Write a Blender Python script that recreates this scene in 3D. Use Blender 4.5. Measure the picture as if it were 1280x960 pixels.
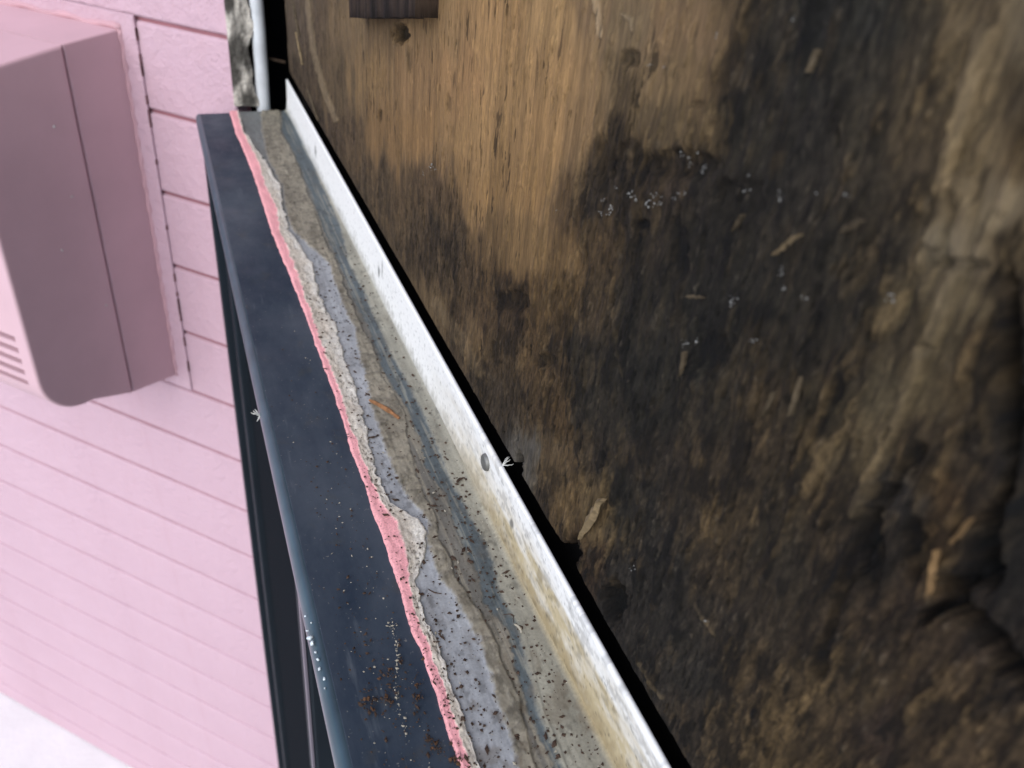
import bpy, bmesh, math, random
import numpy as np
from mathutils import Matrix, Vector
from math import radians

for o in list(bpy.data.objects):
    bpy.data.objects.remove(o, do_unlink=True)
SC = bpy.context.scene
COL = SC.collection
random.seed(4)

# ------------------------------------------------------------------ camera
# world: X = into the wall that carries the window, Y = along that wall away
# from the camera, Z = up.  The lens is the origin; metres.
F_PX = 1031.619
R3 = np.array([[0.9303204, -0.13171307, 0.34228004],
               [-0.35590903, -0.54945706, 0.75592705],
               [0.0885027, -0.82507492, -0.55804897]])
H = 0.19                                   # lens height above the window head
cam_d = bpy.data.cameras.new('camera')
cam = bpy.data.objects.new('camera', cam_d)
COL.objects.link(cam)
m = Matrix.Identity(4)
for r in range(3):
    m[r][0] = R3[r][0]; m[r][1] = -R3[r][1]; m[r][2] = -R3[r][2]
cam.matrix_world = m
cam_d.sensor_width = 36.0
cam_d.lens = F_PX / 1280 * 36
cam_d.clip_start = 0.004
cam_d.clip_end = 400
cam_d.dof.use_dof = True
cam_d.dof.focus_distance = 0.245
cam_d.dof.aperture_fstop = 21.0
SC.camera = cam

# ------------------------------------------------------------------ light
SUN_FROM = Vector((-0.62, -0.52, 0.62)).normalized()
w = bpy.data.worlds.new('World'); SC.world = w; w.use_nodes = True
nt = w.node_tree; nt.nodes.clear()
sky = nt.nodes.new('ShaderNodeTexSky'); sky.sky_type = 'NISHITA'; sky.sun_disc = False
sky.sun_elevation = math.asin(SUN_FROM.z)
sky.sun_rotation = math.atan2(SUN_FROM.x, SUN_FROM.y)
sky.dust_density = 1.0; sky.air_density = 1.0; sky.ozone_density = 1.6
bg = nt.nodes.new('ShaderNodeBackground'); bg.inputs[1].default_value = 0.10
wo = nt.nodes.new('ShaderNodeOutputWorld')
nt.links.new(sky.outputs[0], bg.inputs[0]); nt.links.new(bg.outputs[0], wo.inputs[0])
sun_d = bpy.data.lights.new('sun', 'SUN'); sun_d.energy = 1.2; sun_d.angle = radians(60)
sun_d.color = (1.0, 0.965, 0.92)
sun = bpy.data.objects.new('sun', sun_d); COL.objects.link(sun)
sun.rotation_euler = SUN_FROM.to_track_quat('Z', 'Y').to_euler()
SC.view_settings.view_transform = 'Standard'; SC.view_settings.look = 'None'
SC.view_settings.gamma = 1.0; SC.view_settings.use_curve_mapping = False
SC.view_settings.exposure = 1.05

# ------------------------------------------------------------------ helpers
def ray(u, v):
    return R3 @ np.array([u - 640, v - 480, F_PX])
def on_z(u, v, z):
    p = ray(u, v); return p * (z / p[2])
def on_x(u, v, x):
    p = ray(u, v); return p * (x / p[0])
def to_px(P):
    q = P @ R3                       # world -> image axes
    return 640 + F_PX * q[..., 0] / q[..., 2], 480 + F_PX * q[..., 1] / q[..., 2]
def lin(rgb):
    c = np.asarray(rgb, float) / 255
    return np.where(c <= 0.04045, c / 12.92, ((c + 0.055) / 1.055) ** 2.4)

def _hash(ix, iy, seed):
    n = (ix.astype(np.int64) * 374761393 + iy.astype(np.int64) * 668265263 + seed * 1442695041) & 0xffffffff
    n = ((n ^ (n >> 13)) * 1274126177) & 0xffffffff
    n = (n ^ (n >> 16)) & 0xffffffff
    return n / 4294967295.0
def vnoise(x, y, seed=0):
    ix = np.floor(x); iy = np.floor(y); fx = x - ix; fy = y - iy
    fx = fx * fx * fx * (fx * (fx * 6 - 15) + 10); fy = fy * fy * fy * (fy * (fy * 6 - 15) + 10)
    a = _hash(ix, iy, seed); b = _hash(ix + 1, iy, seed); c = _hash(ix, iy + 1, seed); d = _hash(ix + 1, iy + 1, seed)
    return (a + (b - a) * fx) * (1 - fy) + (c + (d - c) * fx) * fy
def fbm(x, y, seed=0, octv=4, gain=0.55):
    s = 0; amp = 1; tot = 0
    for i in range(octv):
        s = s + amp * vnoise(x * 2 ** i + 17.3 * i, y * 2 ** i + 5.1 * i, seed + i * 7)
        tot += amp; amp *= gain
    return s / tot
def sstep(a, b, x):
    t = np.clip((x - a) / (b - a), 0, 1); return t * t * (3 - 2 * t)

def link(o, parent=None):
    COL.objects.link(o)
    if parent is not None:
        o.parent = parent
    return o
def tag(o, label=None, cat=None, group=None, kind=None):
    if label: o['label'] = label
    if cat: o['category'] = cat
    if group: o['group'] = group
    if kind: o['kind'] = kind
    return o
def empty(name, loc=(0, 0, 0)):
    e = bpy.data.objects.new(name, None); e.location = loc; e.empty_display_size = 0.05
    return link(e)
def child_of(o, parent):
    o.parent = parent
    o.matrix_parent_inverse = Matrix.Translation(-Vector(parent.location))
    if parent.parent:
        o.matrix_parent_inverse = Matrix.Identity(4)
    return o
def grid_obj(name, P, mat, parent=None, color=None, smooth=True, flip=False):
    ny, nx = P.shape[:2]
    me = bpy.data.meshes.new(name)
    me.vertices.add(ny * nx); me.vertices.foreach_set('co', P.reshape(-1).astype(np.float32))
    idx = np.arange(ny * nx).reshape(ny, nx)
    q = np.stack([idx[:-1, :-1], idx[:-1, 1:], idx[1:, 1:], idx[1:, :-1]], -1).reshape(-1, 4)
    if flip: q = q[:, ::-1]
    nf = len(q)
    me.loops.add(nf * 4); me.polygons.add(nf)
    me.loops.foreach_set('vertex_index', q.reshape(-1).astype(np.int32))
    me.polygons.foreach_set('loop_start', np.arange(0, nf * 4, 4, dtype=np.int32))
    me.polygons.foreach_set('use_smooth', np.full(nf, smooth))
    me.update(calc_edges=True)
    if color is not None:
        a = me.color_attributes.new('Col', 'FLOAT_COLOR', 'POINT')
        c = np.ones((ny * nx, 4), np.float32); c[:, :3] = color.reshape(-1, 3)
        a.data.foreach_set('color', c.reshape(-1))
    me.materials.append(mat)
    o = bpy.data.objects.new(name, me); link(o)
    if parent is not None: child_of(o, parent)
    return o
def bm_obj(name, bm, mat, parent=None, smooth=False):
    me = bpy.data.meshes.new(name); bm.normal_update(); bm.to_mesh(me); bm.free()
    if smooth: me.polygons.foreach_set('use_smooth', np.full(len(me.polygons), True))
    me.materials.append(mat)
    o = bpy.data.objects.new(name, me); link(o)
    if parent is not None: child_of(o, parent)
    return o
def box_bm(x0, x1, y0, y1, z0, z1, bevel=0.0, seg=2, bm=None):
    b = bmesh.new()
    bmesh.ops.create_cube(b, size=1)
    for v in b.verts:
        v.co = Vector(((x0 + x1) / 2 + v.co.x * (x1 - x0), (y0 + y1) / 2 + v.co.y * (y1 - y0), (z0 + z1) / 2 + v.co.z * (z1 - z0)))
    if bevel: bmesh.ops.bevel(b, geom=b.edges[:], offset=bevel, segments=seg, affect='EDGES', profile=0.5)
    return b
def box(name, x0, x1, y0, y1, z0, z1, mat, parent=None, bevel=0.0, seg=2):
    return bm_obj(name, box_bm(x0, x1, y0, y1, z0, z1, bevel, seg), mat, parent)
def tube_bm(pts, rad, n=10, bm=None):
    bm = bm or bmesh.new()
    pts = [Vector(p) for p in pts]; rings = []
    for i, p in enumerate(pts):
        t = (pts[min(i + 1, len(pts) - 1)] - pts[max(i - 1, 0)]).normalized()
        a = t.cross(Vector((0.3, 0.5, 0.81))); a.normalize(); b = t.cross(a)
        r = rad[i] if hasattr(rad, '__len__') else rad
        rings.append([bm.verts.new(p + (a * math.cos(k * 2 * math.pi / n) + b * math.sin(k * 2 * math.pi / n)) * r) for k in range(n)])
    for r0, r1 in zip(rings, rings[1:]):
        for k in range(n):
            bm.faces.new((r0[k], r0[(k + 1) % n], r1[(k + 1) % n], r1[k]))
    bm.faces.new(rings[0][::-1]); bm.faces.new(rings[-1])
    return bm

# ------------------------------------------------------------------ materials
class NT:
    def __init__(s, name):
        s.m = bpy.data.materials.new(name); s.m.use_nodes = True
        s.t = s.m.node_tree; s.b = s.t.nodes['Principled BSDF']; s.co = None
    def n(s, typ, **k):
        nd = s.t.nodes.new('ShaderNode' + typ)
        for a, v in k.items(): setattr(nd, a, v)
        return nd
    def l(s, a, b): s.t.links.new(a, b)
    def coord(s, scale=(1, 1, 1)):
        if s.co is None: s.co = s.n('TexCoord')
        mp = s.n('Mapping'); mp.inputs['Scale'].default_value = scale
        s.l(s.co.outputs['Object'], mp.inputs[0]); return mp.outputs[0]
    def noise(s, scale, detail=4, rough=0.6, stretch=(1, 1, 1)):
        nd = s.n('TexNoise'); nd.inputs['Scale'].default_value = scale
        nd.inputs['Detail'].default_value = detail; nd.inputs['Roughness'].default_value = rough
        s.l(s.coord(stretch), nd.inputs['Vector']); return nd.outputs[0]
    def ramp(s, src, a, b, lo=0.0, hi=1.0):
        r = s.n('MapRange'); r.inputs[1].default_value = a; r.inputs[2].default_value = b
        r.inputs[3].default_value = lo; r.inputs[4].default_value = hi
        s.l(src, r.inputs[0]); return r.outputs[0]
    def mix(s, fac, a, b, mode='MIX'):
        x = s.n('Mix', data_type='RGBA', blend_type=mode)
        for i, v in ((0, fac), (6, a), (7, b)):
            if hasattr(v, 'is_linked') or hasattr(v, 'links'): s.l(v, x.inputs[i])
            elif i == 0: x.inputs[0].default_value = v
            else: x.inputs[i].default_value = (*v, 1)
        return x.outputs[2]
    def bump(s, src, strength, dist):
        bp = s.n('Bump'); bp.inputs['Strength'].default_value = strength; bp.inputs['Distance'].default_value = dist
        s.l(src, bp.inputs['Height'])
        if s.b.inputs['Normal'].is_linked:
            s.l(s.b.inputs['Normal'].links[0].from_socket, bp.inputs['Normal'])
        s.l(bp.outputs[0], s.b.inputs['Normal'])
    def setc(s, c):
        if hasattr(c, 'links'): s.l(c, s.b.inputs['Base Color'])
        else: s.b.inputs['Base Color'].default_value = (*c, 1)
    def rough(s, r):
        if hasattr(r, 'links'): s.l(r, s.b.inputs['Roughness'])
        else: s.b.inputs['Roughness'].default_value = r
    def attr(s, name='Col'):
        a = s.n('VertexColor', layer_name=name); return a.outputs[0]

def simple(name, c, rough=0.6, spec=0.5, metal=0.0, var=0.0, vscale=40, bump=0.0, bscale=300, bdist=0.001):
    k = NT(name); k.rough(rough); k.b.inputs['Specular IOR Level'].default_value = spec
    k.b.inputs['Metallic'].default_value = metal
    if var:
        f = k.ramp(k.noise(vscale, 5), 0.3, 0.7)
        k.setc(k.mix(f, tuple(x * (1 - var) for x in c), tuple(min(1, x * (1 + var)) for x in c)))
    else: k.setc(c)
    if bump: k.bump(k.noise(bscale, 4), bump, bdist)
    return k.m

def attr_mat(name, rough=0.85, spec=0.3, grain=None, bump=0.4, bscale=900, bdist=0.0004, fine=0.25, fscale=1500):
    k = NT(name); k.rough(rough); k.b.inputs['Specular IOR Level'].default_value = spec
    st = grain or (1, 1, 1)
    n1 = k.noise(fscale, 4, 0.65, st)
    f = k.ramp(n1, 0.3, 0.7, 1 - fine, 1 + fine)
    g = k.n('CombineColor')
    for i in range(3): k.l(f, g.inputs[i])
    k.setc(k.mix(1.0, k.attr(), g.outputs[0], 'MULTIPLY'))
    k.bump(k.noise(bscale, 4, 0.65, st), bump, bdist)
    return k.m

M = {}
M['ply'] = attr_mat('rotten_plywood', 0.9, 0.2, (1, 1, 0.12), 0.8, 1100, 0.0006, 0.30, 1500)
M['frame_attr'] = attr_mat('weathered_aluminium', 0.6, 0.35, None, 0.25, 1500, 0.0002, 0.14, 1300)
M['fin'] = attr_mat('dirty_white_fin', 0.5, 0.4, None, 0.1, 900, 0.0002, 0.06, 700)
M['sealant'] = attr_mat('sealant', 0.85, 0.25, None, 0.5, 1800, 0.0004, 0.22, 1500)
# dark window paint
k = NT('dark_blue_paint'); k.b.inputs['Specular IOR Level'].default_value = 0.22
dust = k.ramp(k.noise(26, 7, 0.7, (1, 0.45, 1)), 0.36, 0.70)
spk = k.ramp(k.noise(900, 2, 0.5), 0.68, 0.75)
scf = k.ramp(k.noise(160, 5, 0.7, (1, 0.12, 1)), 0.60, 0.76, 0.0, 0.7)
mud = k.ramp(k.noise(75, 6, 0.7), 0.58, 0.78, 0.0, 0.7)
c1 = k.mix(dust, (0.019, 0.030, 0.048), (0.062, 0.076, 0.096))
c1 = k.mix(scf, c1, (0.10, 0.115, 0.135))
c1 = k.mix(mud, c1, (0.058, 0.055, 0.046))
k.setc(k.mix(spk, c1, (0.13, 0.13, 0.13)))
k.rough(k.ramp(k.noise(60, 5), 0.3, 0.7, 0.45, 0.7)); k.bump(k.noise(700, 3), 0.08, 0.0003)
M['dark'] = k.m
M['lip'] = simple('lip_paint', (0.042, 0.070, 0.092), 0.34, 0.5, 0, 0.2, 60)
M['frame_black'] = simple('window_black_paint', (0.010, 0.015, 0.021), 0.6, 0.15, 0, 0.15, 20)
M['highlight'] = simple('pale_mauve_highlight', (0.16, 0.14, 0.17), 0.4, 0.4)
M['black'] = simple('black_backing', (0.006, 0.006, 0.007), 0.9, 0.1, 0, 0.3, 60, 0.4, 500)
M['glass'] = simple('dark_frosted_glass', (0.008, 0.011, 0.015), 0.55, 0.25, 0, 0.2, 200, 0.3, 900)
# pink siding: stucco-like emboss
k = NT('pink_siding_paint'); k.rough(0.7); k.b.inputs['Specular IOR Level'].default_value = 0.3
pv = k.ramp(k.noise(4, 5), 0.3, 0.7); st_ = k.ramp(k.noise(30, 6, 0.7, (1, 1, 0.2)), 0.55, 0.8)
pc = k.mix(pv, (0.51, 0.345, 0.405), (0.565, 0.395, 0.46))
k.setc(k.mix(k.ramp(st_, 0, 1, 0, 0.25), pc, (0.45, 0.265, 0.295)))
k.bump(k.noise(120, 3, 0.5, (1, 1, 1.0)), 0.45, 0.005); k.bump(k.noise(420, 3), 0.7, 0.0016)
M['siding'] = k.m
M['groove'] = simple('pink_groove_shade', (0.29, 0.13, 0.15), 0.8, 0.2, 0, 0.15, 30)  # siding pink darkened in the colour for the shade inside the grooves
M['core'] = simple('fibre_cement_core', (0.22, 0.20, 0.17), 0.95, 0.1, 0, 0.45, 70, 0.9, 260, 0.003)
M['boxpaint'] = simple('pink_box_paint', (0.585, 0.39, 0.43), 0.5, 0.4, 0, 0.06, 14, 0.08, 300, 0.0006)
M['boxdark'] = simple('box_slot_shade', (0.05, 0.03, 0.035), 0.8)  # near-black colour painting the shade inside the slots, also used in the seam
M['chip'] = simple('pale_paint_chip', (0.55, 0.50, 0.50), 0.7)
M['gapshade'] = simple('gap_shade', (0.22, 0.12, 0.13), 0.9)
M['boxseal'] = simple('pink_box_sealant', (0.50, 0.30, 0.335), 0.6, 0.3, 0, 0.1, 50, 0.4, 200)
M['cable'] = simple('grey_cable_sheath', (0.55, 0.58, 0.61), 0.5, 0.4, 0, 0.15, 60)
M['steel'] = simple('dull_nail_steel', (0.20, 0.20, 0.19), 0.55, 0.5, 0.6, 0.2, 400)
M['batten'] = simple('dark_wet_batten', (0.045, 0.030, 0.020), 0.85, 0.2, 0, 0.5, 180, 0.6, 500)
M['crumb'] = simple('brown_crumb', (0.055, 0.036, 0.027), 0.95, 0.1, 0, 0.5, 500)
M['crumb_pale'] = simple('pale_crumb', (0.34, 0.31, 0.25), 0.9, 0.2, 0, 0.3, 500)
M['rust'] = simple('rust_crumb', (0.085, 0.046, 0.027), 0.95, 0.1, 0, 0.5, 500)
M['twig'] = simple('orange_brown_sliver', (0.23, 0.11, 0.05), 0.8, 0.2, 0, 0.4, 500)
M['splinter'] = simple('pale_splinter', (0.17, 0.125, 0.07), 0.85, 0.2, 0, 0.35, 300, 0.5, 900)
M['splinter_dull'] = simple('dull_splinter', (0.075, 0.058, 0.038), 0.9, 0.1, 0, 0.4, 300, 0.5, 900)
M['splinter_gold'] = simple('golden_splinter', (0.15, 0.092, 0.042), 0.85, 0.2, 0, 0.3, 300, 0.5, 900)
M['whitecrumb'] = simple('white_mould', (0.26, 0.26, 0.25), 0.9, 0.1, 0, 0.3, 600)
M['fibre'] = simple('white_fibre', (0.55, 0.55, 0.52), 0.7, 0.2)
M['drop'] = simple('clear_sealant_smear', (0.55, 0.62, 0.66), 0.1, 0.8)
M['ground'] = simple('pale_concrete', (0.80, 0.79, 0.78), 0.85, 0.2, 0, 0.12, 3, 0.3, 60, 0.004)

# ------------------------------------------------------------------ setting
ANG = radians(44.43)
CX, CY = -math.sin(ANG), math.cos(ANG)          # along the angled wall, away
NX, NY = math.cos(ANG), math.sin(ANG)           # into the angled wall
W0 = np.array([0.242 * H, 3.40 * H]); D0 = NX * W0[0] + NY * W0[1]
p0 = ray(0, 866); GZ = p0[2] * D0 / (NX * p0[0] + NY * p0[1])
bm = bmesh.new()
vs = [bm.verts.new(p) for p in ((-60, -60, GZ), (60, -60, GZ), (60, 60, GZ), (-60, 60, GZ))]; bm.faces.new(vs)
g = bm_obj('ground', bm, M['ground']); tag(g, 'pale concrete yard at the foot of the pink siding', 'ground', kind='structure')

XFIN = 0.430 * H; XPLY = 0.446 * H; YEND = 3.335 * H; ZT = -H
# wall framing behind the plywood, wrapped in black felt
backing = empty('house_wall', (XPLY + 0.03, 0, GZ))
box('backing_layer', XPLY + 0.012, XPLY + 0.10, -1.6, 0.95, GZ, 1.1, M['black'], backing)  # near-black sheet filling the gap and cavity behind the plywood
box('added_slit_block', 0.035, XPLY + 0.0118, 0.715, 0.945, GZ, 1.09, M['black'], backing)  # unseen block added to stop sky light coming through the corner slit
tag(backing, 'black felt covered wall core showing in the gaps behind the rotten plywood', 'wall', kind='thing')

# ---- angled pink siding wall
siding = empty('siding_wall', (W0[0], W0[1], GZ))
siding.rotation_euler = (0, 0, ANG)             # local X = into wall(NX,NY), local Y = along (CX,CY)
tag(siding, 'pink painted block-pattern siding wall set at an angle beyond the window', 'wall', kind='thing')
def sobj(name, bm, mat, parent, smooth=False):
    me = bpy.data.meshes.new(name); bm.normal_update(); bm.to_mesh(me); bm.free(); me.materials.append(mat)
    if smooth: me.polygons.foreach_set('use_smooth', np.full(len(me.polygons), True))
    o = bpy.data.objects.new(name, me); link(o); o.parent = parent
    return o
ROW = 0.3544 * H
zrow0 = -0.7476 * H - GZ                        # a groove height, local
base_me = None
WLEN = 4.2
k0 = -int(zrow0 / ROW) - 1
for i in range(k0, 12):
    z0 = zrow0 + i * ROW; z1 = z0 + ROW
    z0 = max(z0, 0.0)
    if z1 <= 0.004: continue
    if z1 - z0 < ROW * 0.99:
        b = box_bm(0, 0.014, 0.0, WLEN, z0 + 0.0014, z1 - 0.0014, 0.0024, 3)
        sobj('siding_course', b, M['siding'], siding); continue
    if base_me is None:
        b = box_bm(0, 0.014, 0.0, WLEN, 0.0014, ROW - 0.0014, 0.0024, 3)
        o = sobj('siding_course', b, M['siding'], siding); base_me = o.data
    else:
        o = bpy.data.objects.new('siding_course', base_me); link(o); o.parent = siding
    o.location = (0, 0, z0)
b = box_bm(0.0028, 0.016, 0.0, WLEN, 0, zrow0 + 12 * ROW)
sobj('groove_backing', b, M['groove'], siding)

# rough cut end of the siding, in grey fibre cement
def cut_edge():
    nz, nx = 160, 22
    z = np.linspace(ZT + 0.002, 0.25, nz)[:, None] * np.ones((1, nx)); t = np.linspace(0, 1, nx)[None, :] * np.ones((nz, 1))
    yb = 3.385 * H
    back = 0.328 * H + 0.009 * (fbm(z * 60, z * 0, 5, 4) - 0.5) + 0.004 * (fbm(z * 220, z * 0, 9, 3) - 0.5)
    x = 0.236 * H + t * (back - 0.236 * H)
    y = yb + 0.006 * (fbm(x * 190, z * 90, 3, 5) - 0.5) + 0.02 * sstep(0.9, 1.0, t)
    P = np.stack([x, y, z], -1)
    c = np.ones((nz, nx, 3)) * np.array([0.34, 0.32, 0.285])
    s = fbm(x * 130, z * 60, 21, 5)
    c = c * (0.22 + 1.45 * sstep(0.32, 0.70, s))[..., None]
    # fill the body behind the cut face
    P2 = P.copy(); P2[..., 1] = yb + 0.03
    full = np.concatenate([P2[:, :1], P, P2[:, -1:]], 1)
    cc = np.concatenate([c[:, :1], c, c[:, -1:]], 1)
    cc[:, 0] = (0.6, 0.3, 0.33)
    o = grid_obj('cut_edge', full, M['core_attr'], None, cc)
    return o
M['core_attr'] = attr_mat('broken_cement_core', 0.95, 0.1, None, 0.9, 260, 0.002, 0.3, 500)
ce = cut_edge()
ce.parent = siding
bpy.context.view_layer.update()
ce.matrix_parent_inverse = siding.matrix_world.inverted()
tag(ce, 'rough grey fibre cement core where the siding was cut')

# ---- utility box on the siding (local frame of the wall: -X out, Y along, Z up)
def wl(u, v, prot=0.0):                          # pixel -> wall-local coordinates on a plane prot metres proud
    p = ray(u, v); d = D0 - prot; q = p * d / (NX * p[0] + NY * p[1])
    s = (q[0] - W0[0]) * CX + (q[1] - W0[1]) * CY
    return s, q[2] - GZ
sR, zTop = wl(158, 37); sR2, zBot = wl(218, 466)
sR = (sR + sR2) / 2
ub = empty('utility_box')
ub.parent = None
ub.location = (W0[0] + CX * sR, W0[1] + CY * sR, GZ + zBot); ub.rotation_euler = (0, 0, ANG)
tag(ub, 'pink painted wall-mounted utility box with rounded corners and slotted front', 'utility box')
BH = zTop - zBot; DEP = 0.139; SEAM = 0.054; WID = 0.27
BS = 0.20
def prof(x0, x1, rbot, rtop, slope):
    pts = []
    pts.append((-x0, BS * x0))
    if rbot:
        for i in range(13):
            a = i / 12 * math.pi / 2
            pts.append((-(x1 - rbot + rbot * math.sin(a)), BS * x1 + rbot - rbot * math.cos(a)))
        for i in range(13):
            a = i / 12 * math.pi / 2
            pts.append((-(x1 - rtop + rtop * math.cos(a)), BH - slope * x1 - rtop + rtop * math.sin(a)))
    else:
        pts += [(-x1, BS * x1), (-x1, BH - slope * x1)]
    pts.append((-x0, BH - slope * x0))
    return pts
def extrude_prof(pts, y0, y1, bev=0.0):
    b = bmesh.new()
    a = [b.verts.new((x, y0, z)) for x, z in pts]; c = [b.verts.new((x, y1, z)) for x, z in pts]
    n = len(pts)
    fs = [b.faces.new(a), b.faces.new(c[::-1])]
    for i in range(n):
        b.faces.new((a[i], c[i], c[(i + 1) % n], a[(i + 1) % n]))
    bmesh.ops.recalc_face_normals(b, faces=b.faces)
    if bev:
        es = [e for e in b.edges if abs(e.verts[0].co.y - e.verts[1].co.y) < 1e-6]
        bmesh.ops.bevel(b, geom=es, offset=bev, segments=3, affect='EDGES', profile=0.5)
    return b
sobj('base', extrude_prof(prof(0.0, SEAM - 0.0007, 0, 0, 0.06), 0, WID, 0.0015), M['boxpaint'], ub)
cover = sobj('cover', extrude_prof(prof(SEAM + 0.0007, DEP, 0.043, 0.03, 0.06), -0.0012, WID + 0.0012, 0.0025), M['boxpaint'], ub)
sobj('seam_dark_strip', extrude_prof([(-SEAM + 0.004, 0.016), (-SEAM - 0.004, 0.016), (-SEAM - 0.004, BH - 0.012), (-SEAM + 0.004, BH - 0.012)], 0.0035, WID - 0.004), M['boxdark'], ub)  # dark strip filling the seam between base and cover
# slots cut through the front of the cover
zs = [wl(0, v, DEP)[1] - zBot for v in (417, 429, 441, 453, 465)]
cut = bmesh.new()
for z in np.linspace(zs[0], zs[-1], 5):
    b2 = box_bm(-DEP - 0.01, -DEP + 0.016, 0.011, WID - 0.02, z - 0.0024, z + 0.0024)
    tmp = bpy.data.meshes.new('t'); b2.to_mesh(tmp); b2.free(); cut.from_mesh(tmp); bpy.data.meshes.remove(tmp)
cm = bpy.data.meshes.new('c'); cut.to_mesh(cm); cut.free(); cm.materials.append(M['boxdark'])
co = bpy.data.objects.new('c', cm); link(co); co.parent = ub
md = cover.modifiers.new('b', 'BOOLEAN'); md.object = co; md.operation = 'DIFFERENCE'; md.solver = 'EXACT'
bpy.context.view_layer.update()
ev = cover.evaluated_get(bpy.context.evaluated_depsgraph_get())
nm = bpy.data.meshes.new_from_object(ev); cover.modifiers.clear(); cover.data = nm
bpy.data.objects.remove(co, do_unlink=True)
for z in np.linspace(zs[0], zs[-1], 5):
    sobj('louver_slot', box_bm(-DEP + 0.012, -DEP + 0.0155, 0.0112, WID - 0.021, z - 0.0023, z + 0.0023), M['boxdark'], ub)  # dark plates painting the shade at the bottom of each slot
# mounting flange with a lumpy painted sealant line round it
sobj('mounting_flange', box_bm(-0.0024, -0.0002, -0.016, WID + 0.016, -0.012, BH + 0.012, 0.0007), M['siding'], ub)
pts = [(-0.0015 + 0.0006 * math.sin(i * 1.7), -0.0005 + 0.0008 * math.sin(i * 2.3), z) for i, z in enumerate(np.linspace(0.0, BH, 60))]
sobj('sealant_bead', tube_bm(pts, [0.0022 + 0.0007 * random.random() for _ in pts], 8), M['boxseal'], ub, True)
pts = [(-0.0015, y, BH + 0.001 + 0.001 * math.sin(i)) for i, y in enumerate(np.linspace(-0.002, WID, 40))]
sobj('sealant_bead', tube_bm(pts, [0.0022 + 0.0012 * random.random() for _ in pts], 8), M['boxseal'], ub, True)
for (u, v) in [(66, 158), (88, 245), (76, 312), (131, 381)]:
    p = ray(u, v); q = p * (D0 * 0 + (CX * ub.location.x + CY * ub.location.y)) / (CX * p[0] + CY * p[1])
    lx = (q[0] - ub.location.x) * NX + (q[1] - ub.location.y) * NY; b = bmesh.new(); rs = random.Random(u)
    blob_c = (lx, -0.0016, q[2] - ub.location.z); rr = 0.0011
    bmesh.ops.create_icosphere(b, subdivisions=1, radius=rr)
    for vv in b.verts: vv.co = Vector(blob_c) + Vector((vv.co.x * rs.uniform(.6, 1.6), vv.co.y * .5, vv.co.z * rs.uniform(.5, 1.4)))
    sobj('paint_chip', b, M['chip'], ub)
for k_ in range(26):                                # dark strips painting the shade of gaps along the flange edge
    z = random.uniform(0, BH); ln = random.uniform(0.004, 0.013)
    sobj('flange_gap_shade', box_bm(-0.0027, -0.0001, -0.0164, -0.0159, z, z + ln * .8, 0.0001, 1), M['gapshade'], ub)

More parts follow.
